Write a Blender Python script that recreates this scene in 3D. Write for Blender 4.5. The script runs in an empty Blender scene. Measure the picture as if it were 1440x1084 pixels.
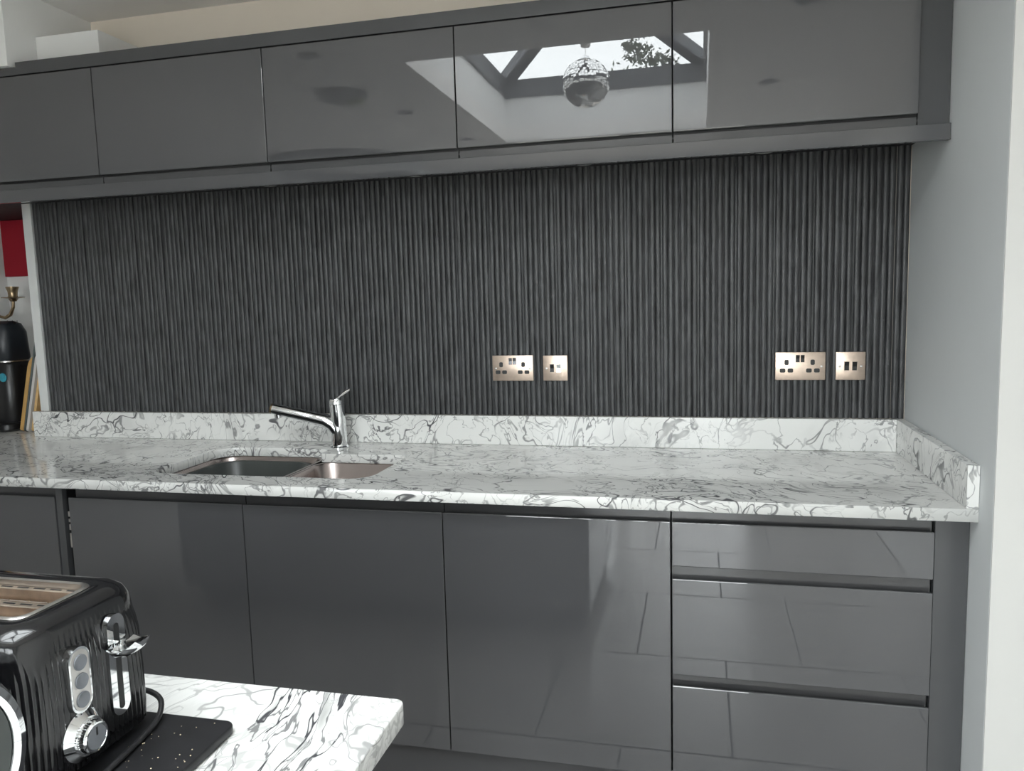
import bpy, bmesh, math, random
from mathutils import Vector, Matrix
random.seed(7)
scene = bpy.context.scene
col = scene.collection
PI = math.pi

# ------------------------------------------------------------------ camera
CAM = Vector((0.0707, -2.5378, 1.3783))
YAW, PITCH, ROLL, FPX = 0.2387, -0.1123, -0.0274, 1093.49
fw = Vector((-math.sin(YAW) * math.cos(PITCH), math.cos(YAW) * math.cos(PITCH), math.sin(PITCH)))
rt = Vector((math.cos(YAW), math.sin(YAW), 0)); up = rt.cross(fw)
rt2 = math.cos(ROLL) * rt + math.sin(ROLL) * up
up2 = -math.sin(ROLL) * rt + math.cos(ROLL) * up
cam_data = bpy.data.cameras.new('camera'); cam = bpy.data.objects.new('camera', cam_data); col.objects.link(cam)
cam_data.sensor_fit = 'HORIZONTAL'; cam_data.sensor_width = 36; cam_data.lens = FPX * 36 / 1440
cam_data.clip_start = 0.02; cam_data.clip_end = 200
cam.matrix_world = Matrix(((rt2.x, up2.x, -fw.x, CAM.x), (rt2.y, up2.y, -fw.y, CAM.y), (rt2.z, up2.z, -fw.z, CAM.z), (0, 0, 0, 1)))
scene.camera = cam

# ------------------------------------------------------------------ sky, daylight openings, exposure
world = bpy.data.worlds.new('overcast_sky'); scene.world = world; world.use_nodes = True
bg = world.node_tree.nodes['Background']
bg.inputs['Color'].default_value = (0.97, 0.985, 1.0, 1); bg.inputs['Strength'].default_value = 13.0
def portal(name, loc, rot, sx, sy):
    l = bpy.data.lights.new(name, 'AREA'); l.shape = 'RECTANGLE'; l.size = sx; l.size_y = sy
    l.cycles.is_portal = True
    o = bpy.data.objects.new(name, l); o.location = loc; o.rotation_euler = rot; col.objects.link(o); return o
portal('skylight_portal', (-0.545, -2.505, 2.70), (0, 0, 0), 1.30, 1.88)
portal('patio_portal', (-.5, -4.38, 1.06), (math.radians(90), 0, 0), 1.98, 2.1)
vs = scene.view_settings
vs.view_transform = 'Standard'; vs.look = 'None'; vs.gamma = 1.0; vs.use_curve_mapping = False
vs.exposure = 0.0

# ------------------------------------------------------------------ materials
def new_mat(name):
    m = bpy.data.materials.new(name); m.use_nodes = True
    nt = m.node_tree; return m, nt, nt.nodes['Principled BSDF']
def pbr(name, colr, rough=.5, metal=0, ior=1.5, bump=None, var=None, emit=None, coat=0, aniso=None):
    """plain procedural material: noise driven colour variation and relief"""
    m, nt, b = new_mat(name); L = nt.links.new
    b.inputs['Base Color'].default_value = (*colr, 1); b.inputs['Roughness'].default_value = rough
    b.inputs['Metallic'].default_value = metal; b.inputs['IOR'].default_value = ior
    if coat: b.inputs['Coat Weight'].default_value = coat; b.inputs['Coat Roughness'].default_value = .03
    tc = nt.nodes.new('ShaderNodeTexCoord')
    if var:
        sc, amt = var
        n = nt.nodes.new('ShaderNodeTexNoise'); n.inputs['Scale'].default_value = sc; n.inputs['Detail'].default_value = 4
        L(tc.outputs['Object'], n.inputs['Vector'])
        mr = nt.nodes.new('ShaderNodeMapRange'); mr.inputs['From Min'].default_value = .3; mr.inputs['From Max'].default_value = .7
        mr.inputs['To Min'].default_value = 1 - amt; mr.inputs['To Max'].default_value = 1 + amt
        L(n.outputs['Fac'], mr.inputs['Value'])
        mx = nt.nodes.new('ShaderNodeVectorMath'); mx.operation = 'SCALE'; mx.inputs[0].default_value = colr
        L(mr.outputs['Result'], mx.inputs['Scale']); L(mx.outputs[0], b.inputs['Base Color'])
    if bump:
        sc, st, dist = bump
        n = nt.nodes.new('ShaderNodeTexNoise'); n.inputs['Scale'].default_value = sc; n.inputs['Detail'].default_value = 3
        L(tc.outputs['Object'], n.inputs['Vector'])
        bp = nt.nodes.new('ShaderNodeBump'); bp.inputs['Strength'].default_value = st; bp.inputs['Distance'].default_value = dist
        L(n.outputs['Fac'], bp.inputs['Height']); L(bp.outputs['Normal'], b.inputs['Normal'])
    if emit:
        b.inputs['Emission Color'].default_value = (*emit[0], 1); b.inputs['Emission Strength'].default_value = emit[1]
    return m
M = {}
M['gloss'] = pbr('gloss_grey_lacquer', (.080, .081, .085), .008, ior=1.80, var=(3, .02))
M['gloss_edge'] = pbr('gloss_grey_edge', (.070, .071, .074), .10, ior=1.6, var=(8, .03))
M['satin'] = pbr('satin_grey_panel', (.070, .072, .075), .2, ior=1.6, var=(5, .04))
M['island_grey'] = pbr('mid_grey_island_panel', (.15, .152, .158), .2, ior=1.6, var=(5, .03))
M['carcass'] = pbr('carcass_shade_black', (.012, .012, .013), .6, var=(10, .05))  # near-black puts the shade of gaps and undersides into the colour
M['rail'] = pbr('grey_handle_rail', (.060, .060, .062), .16, ior=1.7, var=(9, .04))
M['wall_grey'] = pbr('pale_grey_paint', (.635, .655, .66), .6, bump=(90, .06, .001), var=(2.5, .025))
M['wall_white'] = pbr('white_paint', (.86, .86, .845), .6, bump=(90, .06, .001), var=(2.5, .02))
M['wall_end_lit'] = pbr('wall_end_lit_tone', (.60, .595, .575), .6, bump=(90, .06, .001), var=(2.5, .02))  # same wall as the grey one, retinted for the light on its end face
M['wall_cream'] = pbr('cream_paint', (.88, .80, .70), .65, bump=(90, .06, .001), var=(2.5, .02))
M['ceiling'] = pbr('ceiling_paint', (.90, .88, .855), .7, var=(2, .02), bump=(70, .05, .001))
M['steel'] = pbr('brushed_steel', (.62, .60, .58), .28, 1, var=(30, .06))
M['pinksteel'] = pbr('stainless_bowl', (.46, .40, .385), .26, 1, var=(20, .05))
M['chrome'] = pbr('chrome', (.86, .87, .88), .05, 1, var=(20, .02))
M['nickel'] = pbr('brushed_nickel_plate', (.66, .535, .445), .36, 1, var=(60, .07))
M['gunmetal'] = pbr('dark_polished_metal', (.20, .20, .21), .18, 1, var=(40, .1))
M['black'] = pbr('black_plastic', (.010, .010, .011), .3, var=(30, .15))
M['gloss_black'] = pbr('gloss_black_enamel', (.008, .008, .009), .10, ior=1.6, var=(40, .3), bump=(220, .05, .0005))
M['matt_black'] = pbr('matt_black_board', (.016, .016, .018), .42, var=(25, .2))
M['rubber'] = pbr('black_cord_rubber', (.02, .02, .022), .4, var=(20, .1))
M['grey_button'] = pbr('grey_button', (.17, .18, .20), .35, var=(60, .05))
M['tub'] = pbr('grey_plastic_tub', (.055, .062, .060), .35, var=(12, .08))
M['frame'] = pbr('anthracite_frame', (.045, .050, .058), .4, var=(8, .05))
M['mirror'] = pbr('mirror_tile', (.9, .9, .9), .02, 1, var=(5, .01))
M['tag_yellow'] = pbr('yellow_green_connector', (.55, .60, .12), .5, var=(30, .1))
M['red'] = pbr('red_canvas', (.34, .003, .018), .7, bump=(400, .2, .001), var=(6, .05))
M['bronze'] = pbr('antique_bronze', (.36, .27, .17), .28, 1, var=(25, .12))
M['teal'] = pbr('teal_badge', (.02, .25, .33), .3, var=(60, .3))
M['coffee'] = pbr('dark_navy_plastic', (.012, .016, .022), .35, var=(20, .1))
M['board_ply'] = pbr('pale_orange_wood', (.56, .33, .11), .5, var=(14, .16))
M['board_light'] = pbr('light_wood', (.68, .45, .20), .5, var=(22, .25))
M['board_dark'] = pbr('walnut_wood', (.16, .06, .03), .45, var=(18, .35))
M['board_glass'] = pbr('green_grey_glass_board', (.10, .12, .12), .12, var=(8, .1))
M['board_white'] = pbr('white_plastic_board', (.62, .60, .58), .5, var=(14, .04))
M['socket_black'] = pbr('socket_black', (.006, .006, .006), .35, var=(60, .1))
M['tin'] = pbr('warm_tin_plate', (.78, .66, .56), .34, 1, var=(40, .2))
M['wire'] = pbr('bright_wire', (.85, .78, .7), .2, 1, var=(40, .05))
M['crumb'] = pbr('bread_crumb', (.75, .62, .42), .8, var=(80, .2))
M['lamp_glass'] = pbr('frosted_lamp', (.75, .75, .72), .3, var=(20, .03))
M['crystal'] = pbr('clear_crystal', (.75, .78, .80), .03, .6, ior=1.6, var=(20, .03))
M['grout'] = pbr('floor_grout', (.05, .05, .05), .7, var=(30, .1))
M['paving'] = pbr('pale_paving', (.42, .39, .35), .8, var=(3, .2), bump=(30, .2, .004))
M['leaf'] = pbr('dark_leaf', (.035, .05, .025), .6, var=(5, .3))
M['bark'] = pbr('bark', (.06, .045, .03), .8, var=(8, .3))
M['sealant'] = pbr('white_sealant', (.7, .71, .70), .5, var=(20, .03))

def thin_glass(name, refl=.06):
    m, nt, b = new_mat(name); nt.nodes.remove(b); L = nt.links.new
    t = nt.nodes.new('ShaderNodeBsdfTransparent'); t.inputs['Color'].default_value = (.95, .97, .97, 1)
    g = nt.nodes.new('ShaderNodeBsdfGlossy'); g.inputs['Roughness'].default_value = .01
    mx = nt.nodes.new('ShaderNodeMixShader'); mx.inputs['Fac'].default_value = refl
    L(t.outputs[0], mx.inputs[1]); L(g.outputs[0], mx.inputs[2])
    L(mx.outputs[0], nt.nodes['Material Output'].inputs['Surface']); return m
M['pane'] = thin_glass('thin_glass')

def N(nt, typ, **kw):
    n = nt.nodes.new(typ)
    for k, v in kw.items():
        if k in n.inputs: n.inputs[k].default_value = v
        else: setattr(n, k, v)
    return n
def stone_mat(name, rot=(0, 0, .5), scale=(1, 1, 1), web=1.0, bold=1.0, offs=(0, 0, 0), base=(.82, .82, .80), band=None, stretch=(1.0, 3.0, 2.2)):
    """white engineered stone: warped iso-lines of noise make thin web veins, stretched ones the flowing bold veins"""
    m, nt, b = new_mat(name); L = nt.links.new
    geo = nt.nodes.new('ShaderNodeNewGeometry')
    mp = N(nt, 'ShaderNodeMapping'); mp.inputs['Rotation'].default_value = rot; mp.inputs['Scale'].default_value = scale
    mp.inputs['Location'].default_value = offs
    L(geo.outputs['Position'], mp.inputs['Vector'])
    def math_(op, a, bv=None, clamp=False):
        n = nt.nodes.new('ShaderNodeMath'); n.operation = op; n.use_clamp = clamp
        for i, v in enumerate((a, bv)):
            if v is None: continue
            if isinstance(v, (int, float)): n.inputs[i].default_value = v
            else: L(v, n.inputs[i])
        return n.outputs[0]
    def mul(*a):
        r = a[0]
        for q in a[1:]: r = math_('MULTIPLY', r, q)
        return r
    def warp(src, scale_, amt, detail=2):
        n = N(nt, 'ShaderNodeTexNoise', Scale=scale_, Detail=detail)
        L(src, n.inputs['Vector'])
        s = nt.nodes.new('ShaderNodeVectorMath'); s.operation = 'SUBTRACT'; s.inputs[1].default_value = (.5, .5, .5)
        L(n.outputs['Color'], s.inputs[0])
        k = nt.nodes.new('ShaderNodeVectorMath'); k.operation = 'SCALE'; k.inputs['Scale'].default_value = amt
        L(s.outputs[0], k.inputs[0])
        a = nt.nodes.new('ShaderNodeVectorMath'); a.operation = 'ADD'
        L(src, a.inputs[0]); L(k.outputs[0], a.inputs[1]); return a.outputs[0]
    def smooth(v, lo, hi):
        mr = nt.nodes.new('ShaderNodeMapRange'); mr.interpolation_type = 'SMOOTHSTEP'
        mr.inputs['From Min'].default_value = lo; mr.inputs['From Max'].default_value = hi
        L(v, mr.inputs['Value']); return mr.outputs['Result']
    def iso(src, sc, width, level=.5, detail=3, rough=.55):
        n = N(nt, 'ShaderNodeTexNoise', Scale=sc, Detail=detail, Roughness=rough)
        L(src, n.inputs['Vector'])
        d = math_('ABSOLUTE', math_('SUBTRACT', n.outputs['Fac'], level))
        return math_('SUBTRACT', 1.0, smooth(d, width * .25, width))
    def mask(src, sc, lo, hi, off=0):
        n = N(nt, 'ShaderNodeTexNoise', Scale=sc, Detail=2)
        n.noise_dimensions = '4D'; n.inputs['W'].default_value = off
        L(src, n.inputs['Vector']); return smooth(n.outputs['Fac'], lo, hi)
    P0 = mp.outputs['Vector']
    w1 = warp(P0, 2.0, .42); w2 = warp(w1, 6, .15, 3); w3 = warp(w2, 24, .030, 3)
    st = N(nt, 'ShaderNodeMapping'); st.inputs['Scale'].default_value = stretch; L(w2, st.inputs['Vector'])
    S0 = st.outputs[0]
    fine = iso(w3, 6.0, .012, .5, 3)
    fine2 = iso(w3, 9, .012, .47, 3)
    fine3 = iso(w3, 8, .012, .57, 4)
    flow = iso(S0, 2.3, .010, .47, 2)
    flow2 = iso(S0, 3.0, .009, .55, 2)
    flow3 = iso(S0, 5.0, .012, .5, 2)
    smoke = iso(S0, 2.2, .10, .5, 6, .7)
    mk1 = mask(P0, 5, .34, .56); mk2 = mask(w1, 3.2, .42, .60, 2); mk3 = mask(w1, 4.5, .34, .56, 5); mk4 = mask(w2, 7, .44, .62, 9)
    terms = [mul(fine, mk1, .60 * web), mul(fine2, mk3, .52 * web), mul(fine3, mk4, .72 * web),
             mul(flow, mk3, .92 * bold), mul(flow2, mk2, .85 * bold), mul(flow3, mk2, mk4, .7 * bold), mul(smoke, mk2, mk1, .16 * bold)]
    if band:
        bx_, by_, sl, hw_, bs = band
        sp = nt.nodes.new('ShaderNodeSeparateXYZ'); L(warp(geo.outputs['Position'], 5, .07, 3), sp.inputs[0])
        cx_ = math_('ADD', math_('MULTIPLY', math_('SUBTRACT', sp.outputs['Y'], by_), sl), bx_)
        dd = math_('SUBTRACT', sp.outputs['X'], cx_)
        bm_ = math_('SUBTRACT', 1.0, smooth(math_('ABSOLUTE', dd), hw_ * .55, hw_))
        cmb = nt.nodes.new('ShaderNodeCombineXYZ'); L(math_('MULTIPLY', dd, 7.0), cmb.inputs['X']); L(sp.outputs['Y'], cmb.inputs['Y'])
        q = warp(cmb.outputs[0], 4, .13, 2)
        ln = iso(q, bs, .022, .5, 3); ln2 = iso(q, bs * 1.6, .022, .54, 3)
        blob = smooth(iso(q, bs * .8, .16, .60, 5), .3, 1)
        terms += [mul(ln, bm_, .95), mul(ln2, bm_, .75), mul(blob, bm_, mask(q, 3, .52, .66, 3), .7)]
    v = terms[0]
    for t_ in terms[1:]: v = math_('MAXIMUM', v, t_)
    ramp = nt.nodes.new('ShaderNodeMix'); ramp.data_type = 'RGBA'
    ramp.inputs['A'].default_value = (*base, 1); ramp.inputs['B'].default_value = (.035, .035, .043, 1)
    L(v, ramp.inputs['Factor'])
    L(ramp.outputs['Result'], b.inputs['Base Color'])
    b.inputs['Roughness'].default_value = .10; b.inputs['IOR'].default_value = 1.5
    return m
M['stone'] = stone_mat('white_veined_stone', rot=(0, 0, .35), web=1.15, bold=.95, scale=(1.1, 1.1, 1.1), offs=(.62, .23, .1))
M['stone_up'] = stone_mat('white_veined_stone_upstand', rot=(0, .75, .2), offs=(.3, .1, .4), stretch=(1, 2.2, 2.8), web=1.1, bold=1.0, scale=(1.1, 1.1, 1.1))
M['stone_side'] = stone_mat('white_veined_stone_side', rot=(.5, 0, 1.2), offs=(2.3, .1, .4), web=1.1)
M['stone_island'] = stone_mat('white_veined_stone_island', rot=(0, 0, -.85), web=.6, bold=.6, offs=(.42, .1, 0), band=(-.405, -1.74, -.12, .085, 4.2))

def slat_mat():
    m, nt, b = new_mat('charcoal_wood_grain'); L = nt.links.new
    g = nt.nodes.new('ShaderNodeNewGeometry')
    mp = N(nt, 'ShaderNodeMapping'); mp.inputs['Scale'].default_value = (1, 1, .06); L(g.outputs['Position'], mp.inputs['Vector'])
    n1 = N(nt, 'ShaderNodeTexNoise', Scale=120, Detail=5, Roughness=.6); L(mp.outputs[0], n1.inputs['Vector'])
    mp2 = N(nt, 'ShaderNodeMapping'); mp2.inputs['Scale'].default_value = (1, 1, .22); L(g.outputs['Position'], mp2.inputs['Vector'])
    n2 = N(nt, 'ShaderNodeTexNoise', Scale=45, Detail=4, Distortion=1.2); L(mp2.outputs[0], n2.inputs['Vector'])
    mx = nt.nodes.new('ShaderNodeMath'); mx.operation = 'MULTIPLY'; L(n1.outputs['Fac'], mx.inputs[0]); L(n2.outputs['Fac'], mx.inputs[1])
    r = nt.nodes.new('ShaderNodeValToRGB'); L(mx.outputs[0], r.inputs['Fac'])
    r.color_ramp.elements[0].position = .10; r.color_ramp.elements[0].color = (.016, .016, .017, 1)
    r.color_ramp.elements[1].position = .38; r.color_ramp.elements[1].color = (.072, .074, .077, 1)
    L(r.outputs['Color'], b.inputs['Base Color']); b.inputs['Roughness'].default_value = .42
    bp = N(nt, 'ShaderNodeBump', Strength=.35, Distance=.001); L(n1.outputs['Fac'], bp.inputs['Height']); L(bp.outputs['Normal'], b.inputs['Normal'])
    return m
M['slat'] = slat_mat()
def tile_mat():
    m, nt, b = new_mat('grey_porcelain_tile'); L = nt.links.new
    g = nt.nodes.new('ShaderNodeNewGeometry')
    n1 = N(nt, 'ShaderNodeTexNoise', Scale=3, Detail=6); L(g.outputs['Position'], n1.inputs['Vector'])
    r = nt.nodes.new('ShaderNodeValToRGB'); L(n1.outputs['Fac'], r.inputs['Fac'])
    r.color_ramp.elements[0].position = .3; r.color_ramp.elements[0].color = (.47, .46, .445, 1)
    r.color_ramp.elements[1].position = .7; r.color_ramp.elements[1].color = (.54, .52, .50, 1)
    L(r.outputs['Color'], b.inputs['Base Color']); b.inputs['Roughness'].default_value = .26
    return m
M['tile'] = tile_mat()

# ------------------------------------------------------------------ mesh helpers
class MB:
    def __init__(s): s.v = []; s.f = []
    def add(s, vs_, fs):
        o = len(s.v); s.v += [tuple(v) for v in vs_]; s.f += [tuple(i + o for i in f) for f in fs]; return s
    def box(s, x0, x1, y0, y1, z0, z1):
        return s.add([(x0, y0, z0), (x1, y0, z0), (x1, y1, z0), (x0, y1, z0), (x0, y0, z1), (x1, y0, z1), (x1, y1, z1), (x0, y1, z1)],
                     [(0, 3, 2, 1), (4, 5, 6, 7), (0, 1, 5, 4), (1, 2, 6, 5), (2, 3, 7, 6), (3, 0, 4, 7)])
    def bbox(s, x0, x1, y0, y1, z0, z1, w=.002, seg=2):
        """box with bevelled edges"""
        bm = bmesh.new(); bmesh.ops.create_cube(bm, size=1)
        for v in bm.verts: v.co = Vector(((x0 + x1) / 2 + v.co.x * (x1 - x0), (y0 + y1) / 2 + v.co.y * (y1 - y0), (z0 + z1) / 2 + v.co.z * (z1 - z0)))
        bmesh.ops.bevel(bm, geom=bm.edges[:], offset=w, segments=seg, profile=.5, affect='EDGES')
        return s.frombm(bm)
    def frombm(s, bm):
        bm.verts.index_update(); s.add([v.co for v in bm.verts], [[v.index for v in f.verts] for f in bm.faces]); bm.free(); return s
    def prism(s, poly, a0, a1, ax=0):
        """extrude polygon along axis ax; polygon coords are the two other axes in order"""
        def mk(a, p):
            return {0: (a, p[0], p[1]), 1: (p[0], a, p[1]), 2: (p[0], p[1], a)}[ax]
        n = len(poly); vs_ = [mk(a0, p) for p in poly] + [mk(a1, p) for p in poly]
        return s.add(vs_, [tuple(range(n))[::-1], tuple(range(n, 2 * n))] + [(i, (i + 1) % n, n + (i + 1) % n, n + i) for i in range(n)])
    def tube(s, pts, r, seg=10, cap=True):
        pts = [Vector(p) for p in pts]; n = len(pts)
        rs = r if isinstance(r, (list, tuple)) else [r] * n
        base = len(s.v); prev = None
        for i, p in enumerate(pts):
            t = (pts[min(i + 1, n - 1)] - pts[max(i - 1, 0)]).normalized()
            if prev is None: prev = t.orthogonal().normalized()
            a = (prev - t * prev.dot(t)).normalized(); prev = a; b_ = t.cross(a)
            for k in range(seg):
                an = 2 * PI * k / seg; s.v.append(tuple(p + (a * math.cos(an) + b_ * math.sin(an)) * rs[i]))
        for i in range(n - 1):
            for k in range(seg):
                q = base + i * seg; k2 = (k + 1) % seg
                s.f.append((q + k, q + k2, q + seg + k2, q + seg + k))
        if cap:
            s.f.append(tuple(base + k for k in range(seg))[::-1]); s.f.append(tuple(base + (n - 1) * seg + k for k in range(seg)))
        return s
    def lathe(s, prof, c=(0, 0, 0), axis='z', seg=32, close=False):
        """profile [(r,h)...] revolved about an axis through c"""
        base = len(s.v); n = len(prof)
        for r, h in prof:
            for k in range(seg):
                a = 2 * PI * k / seg; u, w = r * math.cos(a), r * math.sin(a)
                d = {'z': (u, w, h), 'x': (h, u, w), 'y': (w, h, u)}[axis]
                s.v.append((c[0] + d[0], c[1] + d[1], c[2] + d[2]))
        for i in range(n - 1 + (1 if close else 0)):
            for k in range(seg):
                q = base + i * seg; q2 = base + ((i + 1) % n) * seg; k2 = (k + 1) % seg
                s.f.append((q + k, q + k2, q2 + k2, q2 + k))
        if not close:
            if prof[0][0] > 1e-6: s.f.append(tuple(base + k for k in range(seg))[::-1])
            if prof[-1][0] > 1e-6: s.f.append(tuple(base + (n - 1) * seg + k for k in range(seg)))
        return s
    def loft(s, rings, cap0=True, cap1=True):
        base = len(s.v); n = len(rings[0])
        for r in rings: s.v += [tuple(p) for p in r]
        for i in range(len(rings) - 1):
            for k in range(n):
                q = base + i * n; k2 = (k + 1) % n
                s.f.append((q + k, q + k2, q + n + k2, q + n + k))
        if cap0: s.f.append(tuple(base + k for k in range(n))[::-1])
        if cap1: s.f.append(tuple(base + (len(rings) - 1) * n + k for k in range(n)))
        return s
    def mesh(s, name, mat, smooth=None):
        me = bpy.data.meshes.new(name); me.from_pydata(s.v, [], s.f); me.update()
        bm = bmesh.new(); bm.from_mesh(me); bmesh.ops.remove_doubles(bm, verts=bm.verts, dist=1e-6)
        bmesh.ops.recalc_face_normals(bm, faces=bm.faces); bm.to_mesh(me); bm.free()
        me.materials.append(mat)
        if smooth is not None:
            me.polygons.foreach_set('use_smooth', [True] * len(me.polygons))
            me.set_sharp_from_angle(angle=math.radians(smooth))
        return me
    def build(s, name, mat, parent=None, smooth=None):
        return link(name, s.mesh(name, M[mat] if isinstance(mat, str) else mat, smooth), parent)
def link(name, me, parent=None):
    o = bpy.data.objects.new(name, me); col.objects.link(o)
    if parent is not None: o.parent = parent; o.matrix_parent_inverse = Matrix.Translation(parent.location).inverted() if parent.type == 'EMPTY' else Matrix()
    return o
def thing(name, loc, label, cat, group=None):
    o = bpy.data.objects.new(name, None); o.empty_display_size = .05; o.location = loc; col.objects.link(o)
    return tag(o, label, cat, group)
def tag(o, label=None, cat=None, group=None, kind=None):
    if label: o['label'] = label
    if cat: o['category'] = cat
    if group: o['group'] = group
    if kind: o['kind'] = kind
    return o
def struct(name, mb, mat, label=None, smooth=None):
    o = mb.build(name, mat, None, smooth); o['kind'] = 'structure'
    if label: o['label'] = label
    return o
def rrect(x0, x1, y0, y1, r, n=6):
    pts = []
    rs = r if isinstance(r, (tuple, list)) else (r,) * 4
    for (cx, cy, a0), rr in zip(((x1, y1, 0), (x0, y1, 90), (x0, y0, 180), (x1, y0, 270)), rs):
        ccx = cx - rr if cx == x1 else cx + rr; ccy = cy - rr if cy == y1 else cy + rr
        for k in range(n + 1):
            a = math.radians(a0 + 90 * k / n); pts.append((ccx + rr * math.cos(a), ccy + rr * math.sin(a)))
    return pts
def slab(name, outer, holes, z0, z1, mat, parent=None, bevel=.0012):
    """flat slab with holes: filled 2D curve turned into a mesh"""
    cu = bpy.data.curves.new(name + '_outline', 'CURVE'); cu.dimensions = '2D'; cu.fill_mode = 'BOTH'
    cu.extrude = (z1 - z0) / 2 - bevel; cu.bevel_depth = bevel; cu.bevel_resolution = 1; cu.offset = -bevel
    for poly in [outer] + holes:
        sp = cu.splines.new('POLY'); sp.points.add(len(poly) - 1); sp.use_cyclic_u = True
        for p, q in zip(sp.points, poly): p.co = (q[0], q[1], 0, 1)
    tmp = bpy.data.objects.new('tmp', cu); col.objects.link(tmp)
    dg = bpy.context.evaluated_depsgraph_get(); me = bpy.data.meshes.new_from_object(tmp.evaluated_get(dg))
    bpy.data.objects.remove(tmp); bpy.data.curves.remove(cu)
    me.transform(Matrix.Translation((0, 0, (z0 + z1) / 2))); me.materials.clear(); me.materials.append(M[mat]); me.name = name
    return link(name, me, parent)

# ------------------------------------------------------------------ measured levels
XR = .674                                     # right-hand wall plane
YB, YU, YP, YWF = -.6136, -.3625, -.3616, -.660
ZDT, ZDB, ZWT, ZWB, ZUT = .8129, .1359, .8823, .8530, .9818
ZPB, ZPT, ZUB, ZUTOP = 1.7376, 1.7776, 1.8054, 2.1365
ZC = 2.425
RX0, RX1, RY0 = -5.0, 1.05, -4.4              # room
SX0, SX1, SY0, SY1 = -1.20, .11, -3.45, -1.56   # skylight opening
AX0, AX1, AY = -3.10, -2.475, .50             # alcove

# ------------------------------------------------------------------ the room
fl = struct('floor', MB().box(RX0 - .2, RX1 + .2, RY0 - .2, AY + .2, -.10, -.004), 'grout', 'large grey floor tiles in staggered rows')
tw, td, g = .605, .63, .006
tm = MB().bbox(g / 2, tw - g / 2, g / 2, td - g / 2, -.004, 0, .0012, 1).mesh('floor_tile', M['tile'])
row = 0; y = .31
while y > RY0 - td:
    y -= td
    off = -.166 if row % 2 else -.44
    k = math.floor((RX0 - off) / tw)
    x = off + k * tw
    while x < RX1:
        if x > RX0 - tw and x + tw < RX1 + tw and y >= RY0 - td:
            o = link('floor_tile', tm, fl); o.location = (x, y, 0)
        x += tw
    row += 1

cb = MB()
for x0, x1, y0, y1 in ((RX0 - .2, SX0, RY0 - .2, AY + .2), (SX1, RX1 + .2, RY0 - .2, AY + .2), (SX0, SX1, RY0 - .2, SY0), (SX0, SX1, SY1, AY + .2)):
    cb.box(x0, x1, y0, y1, ZC, ZC + .10)
struct('ceiling', cb, 'ceiling', 'plain white ceiling with a rooflight opening')
struct('wall_back', MB().box(AX1, XR + .4, .012, .15, 0, ZC), 'wall_cream', 'cream painted wall behind the kitchen units')
struct('trim_2', MB().box(AX1, -2.436, -.002, .0118, ZUT + .001, 1.7885), 'sealant', 'narrow white edge strip beside the fluted panelling')
nib = MB().box(XR, RX1 + .15, -.741, .15, 0, ZC)
struct('wall_right', nib, 'wall_grey', 'pale grey wall beside the kitchen units')
struct('wall_right_end', MB().box(XR + .0005, RX1 + .15, -.7455, -.741, 0, ZC), 'wall_end_lit', 'end face of the pale grey wall, its lighting put into the colour')
struct('wall_right_side', MB().box(RX1, RX1 + .15, RY0 - .15, -.745, 0, ZC), 'wall_white')
struct('wall_left', MB().box(RX0 - .15, RX0, RY0 - .15, AY + .2, 0, ZC), 'wall_white')
struct('wall_alcove_back', MB().box(AX0 - .02, AX1 + .15, AY, AY + .15, 0, ZC), 'wall_white', 'pale wall at the back of the recess')
struct('wall_alcove_side', MB().box(AX0 - .15, AX0, .012, AY + .15, 0, ZC), 'wall_white')
struct('wall_back_left', MB().box(RX0, AX0 - .15, .012, .15, 0, ZC), 'wall_white')
struct('wall_alcove_right', MB().box(AX1, AX1 + .06, .15, AY, 0, ZC), 'wall_white')
struct('wall_alcove_top', MB().box(AX0, AX1, .0, AY, 1.80, 1.90), 'carcass')
PX0, PX1, PZ = -1.5, .50, 2.12
rw = MB()
rw.box(RX0, PX0, RY0 - .15, RY0, 0, ZC).box(PX1, RX1, RY0 - .15, RY0, 0, ZC).box(PX0, PX1, RY0 - .15, RY0, PZ, ZC)
struct('wall_front', rw, 'wall_white', 'white wall with patio doors facing the kitchen run')
# patio door: two sliding leaves
pd = struct('door_1', MB().box(PX0, PX1, RY0 - .11, RY0 - .03, 0, .04).box(PX0, PX1, RY0 - .11, RY0 - .03, PZ - .05, PZ)
            .box(PX0, PX0 + .05, RY0 - .11, RY0 - .03, .04, PZ - .05).box(PX1 - .05, PX1, RY0 - .11, RY0 - .03, .04, PZ - .05), 'frame', 'dark framed patio door')
for k in range(2):
    a = PX0 + .05 + k * (PX1 - PX0 - .1) / 2; b = a + (PX1 - PX0 - .1) / 2
    MB().box(a + .001, a + .05, RY0 - .09, RY0 - .05, .041, PZ - .051).box(b - .05, b - .001, RY0 - .09, RY0 - .05, .041, PZ - .051)\
        .box(a + .05, b - .05, RY0 - .09, RY0 - .05, .041, .12).box(a + .05, b - .05, RY0 - .09, RY0 - .05, PZ - .13, PZ - .051).build('door_leaf', 'frame', pd)
    MB().box(a + .05, b - .05, RY0 - .074, RY0 - .066, .12, PZ - .13).build('pane', 'pane', pd)
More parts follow.
